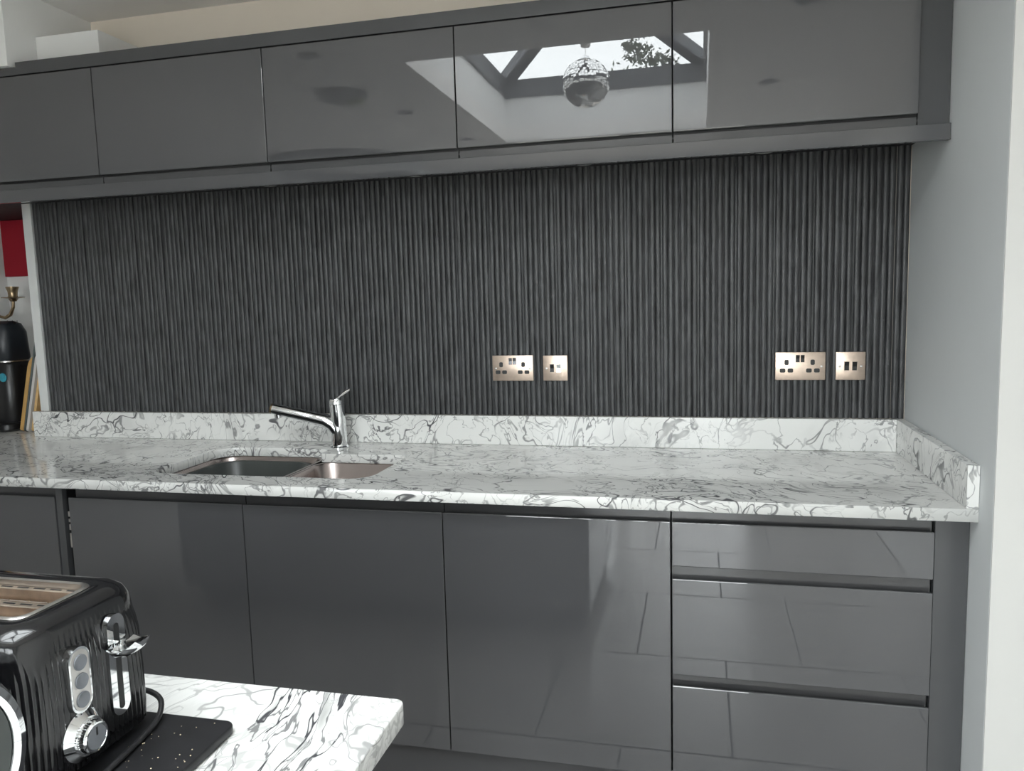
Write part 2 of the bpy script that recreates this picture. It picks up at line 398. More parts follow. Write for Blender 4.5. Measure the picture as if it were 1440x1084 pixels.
# skylight well and lantern
zf0, zf1 = 2.71, 2.82
wb = MB()
for x0, x1, y0, y1 in ((SX0 - .08, SX0, SY0 - .08, SY1 + .08), (SX1, SX1 + .08, SY0 - .08, SY1 + .08), (SX0, SX1, SY0 - .08, SY0), (SX0, SX1, SY1, SY1 + .08)):
    wb.box(x0, x1, y0, y1, ZC + .1, zf0)
struct('wall_skylight_well', wb, 'wall_white', 'white rooflight upstand')
fb = MB()
for x0, x1, y0, y1 in ((SX0 - .07, SX0 + .02, SY0 - .07, SY1 + .07), (SX1 - .02, SX1 + .07, SY0 - .07, SY1 + .07), (SX0 + .02, SX1 - .02, SY0 - .07, SY0 + .02), (SX0 + .02, SX1 - .02, SY1 - .02, SY1 + .07)):
    fb.box(x0, x1, y0, y1, zf0, zf1)
lant = struct('window_1', fb, 'frame', 'dark framed roof lantern')
cxm = (SX0 + SX1) / 2; hw = (SX1 - SX0) / 2; rise = .36; zr = zf1 + rise
R0 = Vector((cxm, SY0 + hw, zr)); R1 = Vector((cxm, SY1 - hw, zr))
def bar(p, q, w, h):
    """square section bar between two points, slightly deeper than wide"""
    p, q = Vector(p), Vector(q); t = (q - p).normalized(); sd = t.cross(Vector((0, 0, 1))).normalized(); u = sd.cross(t)
    c = [sd * w / 2 + u * h / 2, -sd * w / 2 + u * h / 2, -sd * w / 2 - u * h / 2, sd * w / 2 - u * h / 2]
    return MB().loft([[p + a for a in c], [q + a for a in c]])
cor = [Vector((SX0, SY0, zf1)), Vector((SX1, SY0, zf1)), Vector((SX1, SY1, zf1)), Vector((SX0, SY1, zf1))]
for p, q in ((cor[0], R0), (cor[1], R0), (cor[2], R1), (cor[3], R1)): bar(p, q, .085, .07).build('hip_rafter', 'frame', lant)
bar(R0, R1, .09, .09).build('ridge_beam', 'frame', lant)
def pane(pts):
    pts = [Vector(p) for p in pts]; n = (pts[1] - pts[0]).cross(pts[2] - pts[0]).normalized() * .004
    MB().loft([[p + n for p in pts], [p - n for p in pts]]).build('pane', 'pane', lant)
pane((cor[0], cor[1], R0)); pane((cor[2], cor[3], R1)); pane((cor[1], cor[2], R1, R0)); pane((cor[3], cor[0], R0, R1))
# bulkhead over the left-hand units and boxed-in duct
struct('wall_bulkhead', MB().box(-4.2, -2.105, -.372, .0118, 2.168, ZC - .0005), 'wall_white', 'pale boxed bulkhead above the end wall unit')
struct('trim_1', MB().bbox(-2.1045, -1.857, -.25, .0115, 2.181, 2.293, .002), 'wall_white', 'white boxed-in duct on top of the wall units')

# ------------------------------------------------------------------ fluted panelling
pan = thing('fluted_panelling', (-.88, 0, ZUT + .003), 'charcoal fluted wood-grain panelling covering the wall between worktop and wall units', 'wall panelling')
PW = .1136; NS = 6; pitch = PW / NS; zs0, zs1 = ZUT + .0006, 1.7885
def slat_mesh(w, r0=.0):
    """one rounded rib: flat crown, curved shoulders"""
    prof = [(-w / 2 + .0006, .0085)]
    for k in range(9):
        a = PI * k / 8; prof.append((-math.cos(a) * (w / 2 - .0009), .0075 - .0076 * math.sin(a) ** .5))
    prof.append((w / 2 - .0006, .0085))
    return MB().prism(prof, zs0, zs1, 2).mesh('slat', M['slat'], 50)
sm = slat_mesh(pitch)
bkm = MB().box(0, PW - .0002, .0080, .0118, zs0, zs1).mesh('plank', M['slat'])
sx = -2.434
for i in range(28):
    nsl = NS if i < 27 else 2
    if nsl == NS: pl = link('plank', bkm, pan)
    else: pl = MB().box(.0012, .036, .0078, .0118, zs0, zs1).build('plank', 'slat', pan)
    pl.location = (sx + i * PW, 0, 0)
    for k in range(nsl):
        s_ = bpy.data.objects.new('slat', sm); col.objects.link(s_); s_.parent = pl
        jx = .0016 if k == 0 else (-.0012 if k == NS - 1 else (.0006 if k == 1 else 0))
        s_.location = ((k + .5) * pitch + jx, random.uniform(-.0003, .0003), 0)

# ------------------------------------------------------------------ worktop and upstands
def arc_poly():
    m0, m1, mb_, mf = -1.56, -1.155, -.15, -.552
    h1, hb = -.84, -.222
    pts = []
    def arc(cx, cy, r, a0, a1, n=6):
        for k in range(n + 1):
            a = math.radians(a0 + (a1 - a0) * k / n); pts.append((cx + r * math.cos(a), cy + r * math.sin(a)))
    arc(m0 + .07, mf + .07, .07, 180, 270); arc(h1 - .07, mf + .07, .07, 270, 360); arc(h1 - .03, hb - .03, .03, 0, 90)
    arc(m1 + .012, hb + .012, .012, 270, 180, 3); arc(m1 - .02, mb_ - .02, .02, 0, 90); arc(m0 + .08, mb_ - .08, .08, 90, 180)
    return pts
outer = [(AX0 + .001, YWF), (XR - .001, YWF), (XR - .001, .0115), (AX1 - .001, .0115), (AX1 - .001, AY - .001), (AX0 + .001, AY - .001)]
wt = slab('worktop', outer, [arc_poly()], ZWB, ZWT, 'stone')
tag(wt, 'long white worktop with dark grey veins and a sink cut-out', 'worktop')
up_ = MB().bbox(-2.502, XR - .0265, -.018, -.0005, ZWT + .0005, ZUT, .0012).build('back_upstand', 'stone_up')
tag(up_, 'long low veined stone upstand below the fluted panelling', 'upstand')
us = MB().bbox(XR - .026, XR - .001, YWF + .001, .011, ZWT + .0005, ZUT, .0012).build('side_upstand', 'stone_side')
tag(us, 'short veined stone upstand against the pale grey wall', 'upstand')

# ------------------------------------------------------------------ handleless fronts
def front(name, x0, x1, z0, z1, parent, y=YB, th=.022, jtop=True, jbot=False, mat='gloss'):
    """door or drawer front with a J-shaped grip along its top edge"""
    r = .0025; a = .0015
    poly = [(y + th, z0), (y + r, z0)]
    poly += [(y + r - r * math.sin(t), z0 + r - r * math.cos(t)) for t in (PI / 6, PI / 3, PI / 2)]
    if jtop:
        poly += [(y + r - r * math.cos(t), z1 - r + r * math.sin(t)) for t in (0, PI / 6, PI / 3, PI / 2)]
        poly += [(y + .0045, z1), (y + .0055, z1 - .012), (y + .008, z1 - .022), (y + .0125, z1 - .026), (y + th, z1 - .026)]
    else:
        poly += [(y + r - r * math.cos(t), z1 - r + r * math.sin(t)) for t in (0, PI / 6, PI / 3, PI / 2)] + [(y + th, z1)]
    bm = bmesh.new(); mb = MB().prism(poly, x0, x1, 0)
    vs_ = [bm.verts.new(v) for v in mb.v]
    for f in mb.f: bm.faces.new([vs_[i] for i in f])
    ends = [e for e in bm.edges if abs(e.verts[0].co.x - e.verts[1].co.x) < 1e-7 and all(v.co.y < y + .0026 for v in e.verts)]
    bmesh.ops.bevel(bm, geom=ends, offset=.0012, segments=2, profile=.5, affect='EDGES')
    return MB().frombm(bm).build(name, mat, parent)
def carcass(parent, x0, x1, y0, y1, z0, z1, t=.016):
    MB().box(x0, x0 + t, y0, y1, z0, z1).box(x1 - t, x1, y0, y1, z0, z1).box(x0 + t, x1 - t, y0, y1, z0, z0 + t)\
        .box(x0 + t, x1 - t, y1 - .008, y1, z0 + t, z1).build('carcass', 'carcass', parent)
def cab(name, x, label, group=None, cat='cabinet'): return thing(name, (x, -.3, .14), label, cat, group)
gp = 0.0016
yc = YB + .024
def rail(c, a, b): MB().bbox(a, b, yc - .004, yc - .0005, ZDT - .02, ZWB - .006, .0008).build('grip_rail', 'rail', c)
c = cab('base_cabinet', -2.12, 'grey gloss base cabinet with an end panel beside the exposed hinge gap')
carcass(c, -2.419, -1.819, yc, -.03, ZDB, ZWB - .001)
front('door', -2.42 + gp, -1.844, ZDB, ZDT, c); rail(c, -2.418, -1.844)
MB().bbox(-1.842, -1.818, YB + .004, yc - .0005, ZDB, ZWB - .004, .001).build('end_panel', 'satin', c)
c = cab('base_cabinet', -1.2, 'wide grey gloss two-door base cabinet under the sink')
carcass(c, -1.784, -.601, yc, -.03, ZDB, ZWB - .001)
front('door', -1.793, -1.2 - gp, ZDB, ZDT, c); front('door', -1.2 + gp, -.6 - gp, ZDB, ZDT, c)
rail(c, -1.783, -1.2 - gp); rail(c, -1.2 + gp, -.6 - gp)
h = MB(); x0 = -1.797
for za, zc_ in ((.655, .700), (.710, .728), (.735, .745), (.752, .768)): h.bbox(x0 - .006, x0 + .0035, yc - .02, yc + .004, za, zc_, .001)
h.build('hinge', 'steel', c)['label'] = 'steel hinge plate seen through the gap'
c = cab('base_cabinet', -.3, 'grey gloss single-door base cabinet next to the drawer unit')
carcass(c, -.599, -.001, yc, -.03, ZDB, ZWB - .001)
front('door', -.6 + gp, -gp, ZDB, ZDT, c); rail(c, -.6 + gp, -gp)
c = cab('drawer_unit', .3, 'grey gloss drawer unit with three drawers beside the pale grey wall', cat='drawers')
carcass(c, .001, .599, yc, -.03, ZDB, ZWB - .001)
for z0, z1 in ((.6987, ZDT), (.4135, .6663), (ZDB, .3836)): front('drawer', gp + .001, .5985, z0, z1, c)
for z0, z1 in ((ZDT - .02, ZWB - .006), (.6663 - .02, .6987 + .01), (.3836 - .02, .4135 + .01)):
    MB().bbox(.002, .597, yc - .004, yc - .0005, z0, z1, .0008).build('grip_rail', 'rail', c)
bf = MB().bbox(.6005, XR - .001, YB + .006, YB + .026, .0, ZWB - .001, .001).build('filler_panel', 'satin')
tag(bf, 'narrow upright grey filler panel between drawers and pale grey wall', 'panel')
pf = MB().bbox(-2.42, .6, -.585, -.569, .001, ZDB - .002, .001).build('plinth', 'gloss_edge')
tag(pf, 'long grey plinth board under the base cabinets', 'plinth')

# wall units
wlab = ['grey gloss wall cabinet at the bulkhead end of the row', 'grey gloss wall cabinet next to the one under the bulkhead',
        'grey gloss wall cabinet whose door mirrors the ring pendant', 'grey gloss wall cabinet whose door mirrors the mirror ball',
        'grey gloss wall cabinet against the pale grey wall']
for i in range(5):
    x0 = -2.4 + .6 * i; x1 = x0 + .6
    c = thing('wall_cabinet', (x0 + .3, -.17, ZPT), wlab[i], 'cabinet')
    yk = YU + .023
    MB().box(x0 + .001, x1 - .001, yk, -.013, 1.7940, 1.806).box(x0 + .001, x0 + .017, yk, -.013, 1.806, ZUTOP)\
        .box(x1 - .017, x1 - .001, yk, -.013, 1.806, ZUTOP).box(x0 + .017, x1 - .017, yk, -.013, ZUTOP - .016, ZUTOP).build('carcass', 'carcass', c)
    front('door', x0 + gp, x1 - gp - (.001 if i == 4 else 0), ZUB, ZUTOP, c, y=YU, jtop=False)
    MB().bbox(x0 + .002, x1 - .002, yk - .006, yk - .0005, ZPT + .002, ZUB - .005, .0008).build('bottom_rail', 'gloss_edge', c)
pe = MB().bbox(-2.62, XR - .001, YP, YP + .018, ZPB, ZPT, .0015).build('pelmet', 'gloss')
tag(pe, 'long grey gloss pelmet running under the wall cabinets', 'pelmet')
MB().box(-2.62, XR - .001, YP + .0182, .0115, 1.7890, 1.7935).build('soffit_board', 'carcass', pe)  # dark sheet: the shade under the wall units is in its colour
co = MB().bbox(-2.087, XR - .001, YU + .001, -.2, ZUTOP + .004, 2.1795, .001).build('cornice', 'satin')
tag(co, 'long grey cornice strip on top of the wall cabinets', 'cornice')
co = MB().bbox(-2.62, -2.089, YU + .004, -.2, ZUTOP + .004, 2.166, .001).build('cornice_end', 'satin')
tag(co, 'short grey cornice strip below the pale bulkhead', 'cornice')
uf = MB().bbox(.6005, XR - .001, YU + .018, YU + .036, ZPT + .001, ZUTOP + .003, .001).build('filler_panel', 'satin')
tag(uf, 'narrow grey filler panel between wall cabinet and pale grey wall', 'panel')
for x, wh in ((-1.367, 'above the larger sink bowl'), (-.835, 'above the small sink bowl'), (-.28, 'above the switch with the chrome rocker'), (.255, 'above the double socket with black rockers')):
    t = thing('cabinet_light', (x, -.085, 1.7888), 'small steel downlight under the pelmet ' + wh, 'light', 'under-cabinet lights')
    MB().lathe([(.0, -.006), (.030, -.006), (.034, -.003), (.034, .0), (.0, .0)], (x, -.085, 1.7888), seg=24).build('bezel', 'steel', t, 40)
    MB().lathe([(.0, -.0075), (.022, -.0075), (.024, -.0062), (0, -.0062)], (x, -.085, 1.7888), seg=24).build('lens', 'lamp_glass', t, 40)

# ------------------------------------------------------------------ sink, tub, tap
sk = thing('sink', (-1.2, -.35, .66), 'one and a half bowl stainless steel sink set under the worktop', 'sink')
def bowl(x0, x1, y0, y1, ztop, depth, r, t=.002, mat='pinksteel', name='bowl', parent=sk, taper=.012, rimw=.012):
    rings = []
    def ring(ins, z, rr): return [(px, py, z) for px, py in rrect(x0 + ins, x1 - ins, y0 + ins, y1 - ins, rr, 6)]
    rings.append(ring(-rimw, ztop - .0015, r + rimw)); rings.append(ring(-rimw, ztop, r + rimw)); rings.append(ring(0, ztop, r)); rings.append(ring(.003, ztop - .005, r))
    rings.append(ring(taper * .8, ztop - depth + .035, r)); rings.append(ring(taper + .010, ztop - depth + .010, r)); rings.append(ring(taper + .035, ztop - depth, r))
    rings.append(ring(taper + .035, ztop - depth - .0015, r)); rings.append(ring(taper + .009, ztop - depth + .008, r)); rings.append(ring(taper * .8 - .0015, ztop - depth + .034, r)); rings.append(ring(.0015, ztop - .006, r))
    mb = MB(); n = len(rings[0]); mb.loft(rings[:7], False, True)
    o_ = MB().loft(rings[7:], True, False); mb.add(o_.v, o_.f)
    # close the lip between the outer skins
    e = MB().loft([rings[10], rings[0]], False, False); mb.add(e.v, e.f)
    return mb.build(name, mat, parent, 45)
bowl(-1.565, -1.172, -.557, -.145, ZWB - .001, .19, .06, rimw=.008)
bowl(-1.152, -.835, -.557, -.214, ZWB - .001, .13, .06, rimw=.008)
for x, y, z in ((-1.37, -.35, ZWB - .191), (-.99, -.38, ZWB - .131)):
    MB().lathe([(0, .002), (.030, .002), (.040, .004), (.044, .001), (0, .001)], (x, y, z), seg=28).build('drain', 'steel', sk, 40)
tb = thing('washing_up_bowl', (-1.37, -.35, .665), 'dark grey plastic washing-up tub standing in the larger sink bowl', 'tub')
bowl(-1.532, -1.200, -.522, -.180, ZWB - .012, .160, .07, mat='tub', name='tub', parent=tb, taper=.02, rimw=.014)

tp = thing('kitchen_tap', (-1.137, -.112, ZWT), 'chrome single-lever kitchen tap with straight angled spout behind the sink', 'tap')
cx, cy = -1.137, -.112
MB().lathe([(.0, .0005), (.033, .0005), (.033, .004), (.029, .008), (.0, .008)], (cx, cy, ZWT), seg=32).build('base_ring', 'chrome', tp, 40)
body = []
for z, r, dx in ((.006, .0275, 0), (.03, .0265, .0005), (.07, .0265, 0), (.10, .0265, -.001), (.13, .0255, -.002), (.150, .0255, -.003)):
    body.append([(cx + dx + r * math.cos(a), cy + r * .92 * math.sin(a), ZWT + z) for a in [2 * PI * k / 32 for k in range(32)]])
MB().loft(body).build('body', 'chrome', tp, 40)
tip = Vector((cx - .220, cy - .045, ZWT + .140))
pth = [(cx + .004, cy, ZWT + .030), (cx - .004, cy - .001, ZWT + .056), (cx - .020, cy - .004, ZWT + .080), (cx - .045, cy - .009, ZWT + .096), (cx - .075, cy - .0145, ZWT + .1035)]
e0 = Vector(pth[-1])
pth += [tuple(e0.lerp(tip, t)) for t in (.15, .4, .7, .97, 1)]
MB().tube(pth, [.022, .023, .0235, .0225, .021, .0205, .020, .0195, .019, .018], 20).build('spout', 'chrome', tp, 40)
d = (tip - e0).normalized()
MB().tube([tip - d * .001, tip + d * .006], [.0178, .017], 20).build('spout_cap', 'bronze', tp, 40)
n0 = tip - d * .016
MB().tube([n0 + Vector((0, 0, -.008)), n0 + Vector((.001, 0, -.029))], .012, 16).build('aerator', 'chrome', tp, 40)
MB().lathe([(0, 0), (.0265, 0), (.0265, .012), (.024, .018), (0, .020)], (cx - .003, cy, ZWT + .1512), seg=28).build('cap', 'chrome', tp, 40)
lv = [(cx - .006, cy, ZWT + .166), (cx + .012, cy - .001, ZWT + .176), (cx + .032, cy - .002, ZWT + .192), (cx + .054, cy - .003, ZWT + .203)]
rings = []
for (x, y, z), w, h in zip(lv, (.014, .014, .013, .010), (.011, .010, .009, .007)):
    rings.append([(x + h * .5 * math.sin(a), y + w * math.cos(a), z + h * math.sin(a)) for a in [2 * PI * k / 14 for k in range(14)]])
MB().loft(rings).build('lever', 'chrome', tp, 50)

# ------------------------------------------------------------------ sockets and switches
def plate(name, x0, x1, z0, z1, label, holes, switches, sw_mat, cat, group=None):
    t = thing(name, ((x0 + x1) / 2, -.002, z0), label, cat, group)
    MB().bbox(x0, x1, -.0075, -.001, z0, z1, .0018).build('faceplate', 'nickel', t, 30)
    cx_, cz = (x0 + x1) / 2, (z0 + z1) / 2
    for (dx, dz, w, h) in holes:
        pts = [(cx_ + dx + a, cz + dz + b_) for a, b_ in rrect(-w / 2, w / 2, -h / 2, h / 2, min(w, h) * .3, 3)]
        MB().prism(pts, -.0079, -.0074, 1).build('pin_socket', 'socket_black', t)
    for (dx, dz, w, h), sm_ in zip(switches, sw_mat):
        MB().box(cx_ + dx - w / 2 - .0012, cx_ + dx + w / 2 + .0012, -.0078, -.0074, cz + dz - h / 2 - .0012, cz + dz + h / 2 + .0012).build('switch_surround', 'nickel', t)
        MB().prism([(-.0076, cz + dz - h / 2), (-.0076, cz + dz + h / 2), (-.0122, cz + dz + h / 2), (-.0092, cz + dz), (-.0098, cz + dz - h / 2)], cx_ + dx - w / 2, cx_ + dx + w / 2, 0).build('rocker_switch', sm_, t)
    for s in (-1, 1):
        MB().lathe([(0, -.0012), (.0030, -.0010), (.0036, 0), (0, 0)], (cx_ + s * ((x1 - x0) / 2 - .0115), -.0074, cz - .001), 'y', 14).build('screw', 'steel', t, 40)
    return t
hz = [(-.040, .012, .0125, .0165), (-.0515, -.0135, .0165, .0125), (-.0285, -.0135, .0165, .0125),
      (.036, .012, .0125, .0165), (.0255, -.0135, .0165, .0125), (.0485, -.0135, .0165, .0125)]
dsw = [(-.0075, .0235, .0112, .0225), (.0065, .0235, .0112, .0225)]
plate('double_socket', -.611, -.4705, 1.1005, 1.186, 'brushed nickel double socket beside the switch with one chrome rocker', hz, dsw, ('gunmetal', 'gunmetal'), 'socket')
plate('wall_switch', -.4368, -.3545, 1.1005, 1.1845, 'brushed nickel switch plate with one black and one chrome rocker', [], [(-.011, 0, .0135, .0265), (.0115, 0, .0135, .0265)], ('socket_black', 'chrome'), 'switch')
plate('double_socket', .298, .4445, 1.1015, 1.1875, 'brushed nickel double socket with black rockers beside the all-black switch', hz, dsw, ('socket_black', 'socket_black'), 'socket')
plate('wall_switch', .4737, .558, 1.1015, 1.1870, 'brushed nickel switch plate with two black rockers', [], [(-.011, 0, .0135, .0265), (.0115, 0, .0135, .0265)], ('socket_black', 'socket_black'), 'switch')

# ------------------------------------------------------------------ alcove: coffee machine, boards, candelabra, picture
cm = thing('coffee_machine', (-2.74, .06, ZWT), 'dark rounded pod coffee machine with a teal badge in the recess', 'coffee machine')
def rbox_loft(x0, x1, y0, y1, zs, r, n=8):
    return [[(px, py, z) for px, py in rrect(x0 + i, x1 - i, y0 + i, y1 - i, r, n)] for z, i in zs]
MB().loft(rbox_loft(-2.92, -2.69, .045, .22, [(ZWT + .001, .008), (ZWT + .010, 0), (ZWT + .03, .0), (ZWT + .036, .006)], .05)).build('base', 'black', cm, 40)
MB().loft(rbox_loft(-2.91, -2.70, .085, .22, [(ZWT + .036, .004), (ZWT + .05, 0), (ZWT + .275, -.004), (ZWT + .287, .002)], .05)).build('body', 'black', cm, 40)
MB().loft(rbox_loft(-2.915, -2.695, .07, .22, [(ZWT + .293, .004), (ZWT + .302, 0), (ZWT + .41, .004), (ZWT + .445, .016), (ZWT + .457, .035)], .05)).build('head', 'coffee', cm, 40)
MB().loft(rbox_loft(-2.91, -2.70, .078, .22, [(ZWT + .2875, 0), (ZWT + .2925, 0)], .05)).build('trim_line', 'steel', cm, 40)
MB().lathe([(0, -.004), (.016, -.003), (.019, 0), (0, 0)], (-2.735, .0825, ZWT + .225), 'y', 20).build('badge', 'teal', cm, 40)

def lean_board(name, x, th, y0, y1, h, lean, mat, label, rnd):
    """board standing on edge, leaning right against the white edge of the wall"""
    prof = rrect(y0, y1, 0, h, rnd, 5)
    mb = MB().prism(prof, 0, th, 0)
    o = mb.build(name, mat, None, 30)
    o.location = (x, 0, ZWT + .001 + th * math.sin(lean)); o.rotation_euler = (0, lean, 0)
    return tag(o, label, 'chopping board')
D = math.radians
lean_board('chopping_board', -2.668, .017, .075, .34, .325, D(14.6), 'board_ply', 'orange-brown wooden chopping board next to the coffee machine', (.05, .05, .01, .01))
lean_board('chopping_board', -2.640, .009, .066, .33, .395, D(14.6), 'board_glass', 'dark green-grey glass chopping board standing taller than the wooden ones', (.015, .015, .01, .01))
lean_board('chopping_board', -2.624, .012, .062, .33, .33, D(14.6), 'board_white', 'pale grey-white plastic chopping board between glass and light wood boards', (.02, .02, .01, .01))
lean_board('chopping_board', -2.606, .012, .070, .32, .275, D(14.6), 'board_light', 'light wooden chopping board leaning beside the dark walnut one', (.03, .03, .01, .01))
lean_board('chopping_board', -2.588, .024, .085, .30, .20, D(14.6), 'board_dark', 'dark walnut chopping board closest to the white wall edge', (.02, .02, .01, .01))

cd = thing('candelabra', (-2.87, .33, ZWT), 'antique bronze candelabra with hanging crystals behind the coffee machine', 'candle holder')
bx, by = -3.008, .33
MB().lathe([(0, 0), (.065, 0), (.06, .012), (.02, .03), (.010, .06), (.009, .30), (.013, .34), (.009, .36), (.009, .52), (.014, .55), (0, .57)], (bx, by, ZWT + .001), seg=24).build('stem', 'bronze', cd, 40)
for s in (1, -1):
    tx = bx + s * .108
    MB().tube([(bx, by, ZWT + .50), (bx + s * .025, by, ZWT + .475), (bx + s * .055, by, ZWT + .468), (bx + s * .085, by, ZWT + .482), (bx + s * .104, by, ZWT + .515), (tx, by, ZWT + .555)], [.006, .006, .007, .008, .007, .006], 12).build('arm', 'bronze', cd, 40)
    MB().lathe([(0, .540), (.012, .540), (.02, .553), (.046, .556), (.047, .559), (.02, .559), (.018, .566), (.020, .585), (.026, .602), (.026, .605), (.018, .603), (.016, .58), (0, .58)], (tx, by, ZWT), seg=24).build('candle_cup', 'bronze', cd, 40)
    for k in range(3):
        px = tx - s * .045 + s * .022 * k * 1.2
        mb = MB()
        for j in range(7): mb.lathe([(0, -.006), (.0045, 0), (0, .006)], (px, by + .002, ZWT + .452 - .0125 * j), seg=8)
        mb.build('crystal_strand', 'crystal', cd)
pc = thing('red_picture', (-2.95, AY - .02, 1.53), 'plain deep red canvas hanging on the recess wall', 'picture')
MB().bbox(-3.085, -2.76, AY - .024, AY - .001, 1.54, 1.797, .002).build('canvas', 'red', pc)
MB().box(-3.075, -2.77, AY - .0248, AY - .0241, 1.55, 1.785).build('painted_face', 'red', pc)

# ------------------------------------------------------------------ island
it = thing('kitchen_island', (-1.35, -2.2, 0), 'kitchen island with a dark body carrying the veined slab', 'island')
MB().bbox(-2.25, -.365, -2.62, -1.715, .10, ZWB - .001, .002).build('body', 'gloss', it)
MB().bbox(-2.20, -.40, -2.58, -1.76, .001, .0995, .001).build('plinth', 'carcass', it)
for k in range(3):
    a = -2.25 + k * .628; MB().bbox(a + .002, a + .626, -1.7148, -1.696, .115, .80, .0015).build('panel', 'island_grey', it)
iw = slab('island_worktop', rrect(-2.30, -.2875, -2.69, -1.6735, .012, 4), [], ZWB, ZWT, 'stone_island', bevel=.002)
tag(iw, 'white island worktop with bold flowing dark veins', 'worktop')

# black board with crumbs, toaster standing on it
BT = .010
bd = slab('black_board', rrect(-.895, -.4575, -1.985, -1.7765, .014, 5), [], ZWT + .001, ZWT + .001 + BT, 'matt_black', bevel=.002)
tag(bd, 'flat black rounded board under the toaster, sprinkled with crumbs', 'board')
zb = ZWT + .001 + BT
cr = MB()
for k in range(30):
    x = random.uniform(-.55, -.465); y = random.gauss(-1.845, .03)
    y = min(max(y, -1.93), -1.785)
    s = random.uniform(.0003, .0008)
    cr.bbox(x - s, x + s, y - s * .8, y + s * .8, zb + .0001, zb + .0001 + s, s * .3, 1)
tag(cr.build('bread_crumbs', 'crumb'), 'pale bread crumbs scattered on the black board', 'crumbs', kind='stuff')

ts = thing('toaster', (-.71, -1.875, zb), 'glossy black ribbed toaster with chrome lever, buttons and dial', 'toaster')
tx0, tx1, ty0, ty1 = -.86, -.556, -1.965, -1.782
def toaster_ring(ins, z, r, amp, n=14, m=768):
    base = rrect(tx0 + ins, tx1 - ins, ty0 + ins, ty1 - ins, r, n)
    L_ = [0]; P_ = base + [base[0]]
    for a, b_ in zip(P_[:-1], P_[1:]): L_.append(L_[-1] + math.hypot(b_[0] - a[0], b_[1] - a[1]))
    tot = L_[-1]; nr = 128; out = []; j = 0
    for k in range(m):
        s = tot * k / m
        while L_[j + 1] < s: j += 1
        u = (s - L_[j]) / (L_[j + 1] - L_[j]); a, b_ = P_[j], P_[j + 1]
        px, py = a[0] + (b_[0] - a[0]) * u, a[1] + (b_[1] - a[1]) * u
        t = Vector((b_[0] - a[0], b_[1] - a[1])).normalized(); nx, ny = t.y, -t.x
        q = amp * (abs(math.sin(PI * nr * k / m)) - 1)
        out.append((px + nx * q, py + ny * q, z))
    return out
zt = 1.069
spec = [(.006, zb + .006, .035, 0), (.001, zb + .010, .035, .0018), (0, zb + .03, .036, .0020), (0, zb + .07, .036, .0020), (.001, zb + .118, .036, .0018), (.0025, zb + .132, .036, .0008),
        (.004, zb + .142, .037, 0), (.006, zt - .015, .037, 0), (.011, zt - .006, .035, 0), (.019, zt - .001, .03, 0), (.032, zt, .020, 0), (.044, zt - .002, .010, 0), (.0445, zt - .012, .010, 0), (.0445, zt - .06, .010, 0)]
MB().loft([toaster_ring(*s) for s in spec], True, True).build('body', 'gloss_black', ts, 40)
MB().loft([toaster_ring(.012, zb + .0005, .04, 0, 14, 60), toaster_ring(.012, zb + .006, .04, 0, 14, 60)]).build('foot', 'black', ts)
ri = [toaster_ring(a, z, .014, 0, 6, 80) for a, z in ((.040, zt - .0008), (.042, zt + .0012), (.0455, zt + .0002), (.0455, zt - .010), (.0448, zt - .010))]
MB().loft(ri, False, False).build('opening_trim', 'steel', ts, 50)
ox0, ox1, oy0, oy1 = tx0 + .047, tx1 - .047, ty0 + .047, ty1 - .047
wd = oy1 - oy0
for f0, f1, zz in ((0, .09, .006), (.43, .57, .007), (.91, 1, .006)):
    gpl = MB().bbox(ox0, ox1, oy0 + f0 * wd, oy0 + f1 * wd, zt - .050, zt - zz, .001).build('guard_plate', 'tin', ts)
    for k in range(9):
        xx = ox0 + .008 + k * .0225; yy = oy0 + (f0 + f1) / 2 * wd
        MB().box(xx, xx + .015, yy - .0012, yy + .0012, zt - zz - .0002, zt - zz + .0003).build('vent_slot', 'socket_black', gpl)
for f in (.16, .38, .62, .84):
    yy = oy0 + f * wd
    mb = MB().tube([(ox0, yy, zt - .018), (ox1, yy, zt - .018)], .0011, 6).tube([(ox0, yy, zt - .040), (ox1, yy, zt - .040)], .0011, 6)
    for k in range(8):
        x = ox0 + .012 + k * (ox1 - ox0 - .024) / 7; mb.tube([(x, yy, zt - .016), (x, yy, zt - .054)], .0011, 6)
    mb.build('bread_guard', 'wire', ts)
MB().box(ox0, ox1, oy0, oy1, zt - .0595, zt - .057).build('slot_floor', 'tin', ts)
def on_face(pts2, x0, x1): return MB().prism(pts2, x0, x1, 0)
fx = tx1
# lever slot
def pill(y, z0, z1, w): return rrect(y - w / 2, y + w / 2, z0, z1, w / 2 - .0002, 7)
on_face(pill(-1.846, .931, 1.046, .026), fx - .003, fx + .0035).build('lever_track', 'chrome', ts, 40)
on_face(pill(-1.846, .938, 1.036, .0075), fx + .0036, fx + .0040).build('lever_slot', 'socket_black', ts)
lv = MB().bbox(fx + .003, fx + .012, -1.850, -1.842, 1.004, 1.018, .001)
lrings = []
for dx, hw_, zl in ((.008, .022, 1.008), (.016, .024, 1.006), (.026, .023, 1.008), (.033, .019, 1.012), (.037, .012, 1.016)):
    th_ = .0045 if dx < .03 else .003
    lrings.append([(fx + dx, -1.846 + hw_ * math.cos(a), zl + th_ * math.sin(a) + .006 * abs(math.cos(a)) ** 3) for a in [2 * PI * k / 20 for k in range(20)]])
lv.loft(lrings)
lv.build('lever', 'chrome', ts, 40)
bpn = on_face(pill(-1.902, .964, 1.034, .028), fx - .003, fx + .006).build('button_panel', 'chrome', ts, 40)
on_face(pill(-1.902, .9665, 1.0315, .023), fx + .0061, fx + .0066).build('button_plate', 'steel', bpn, 40)
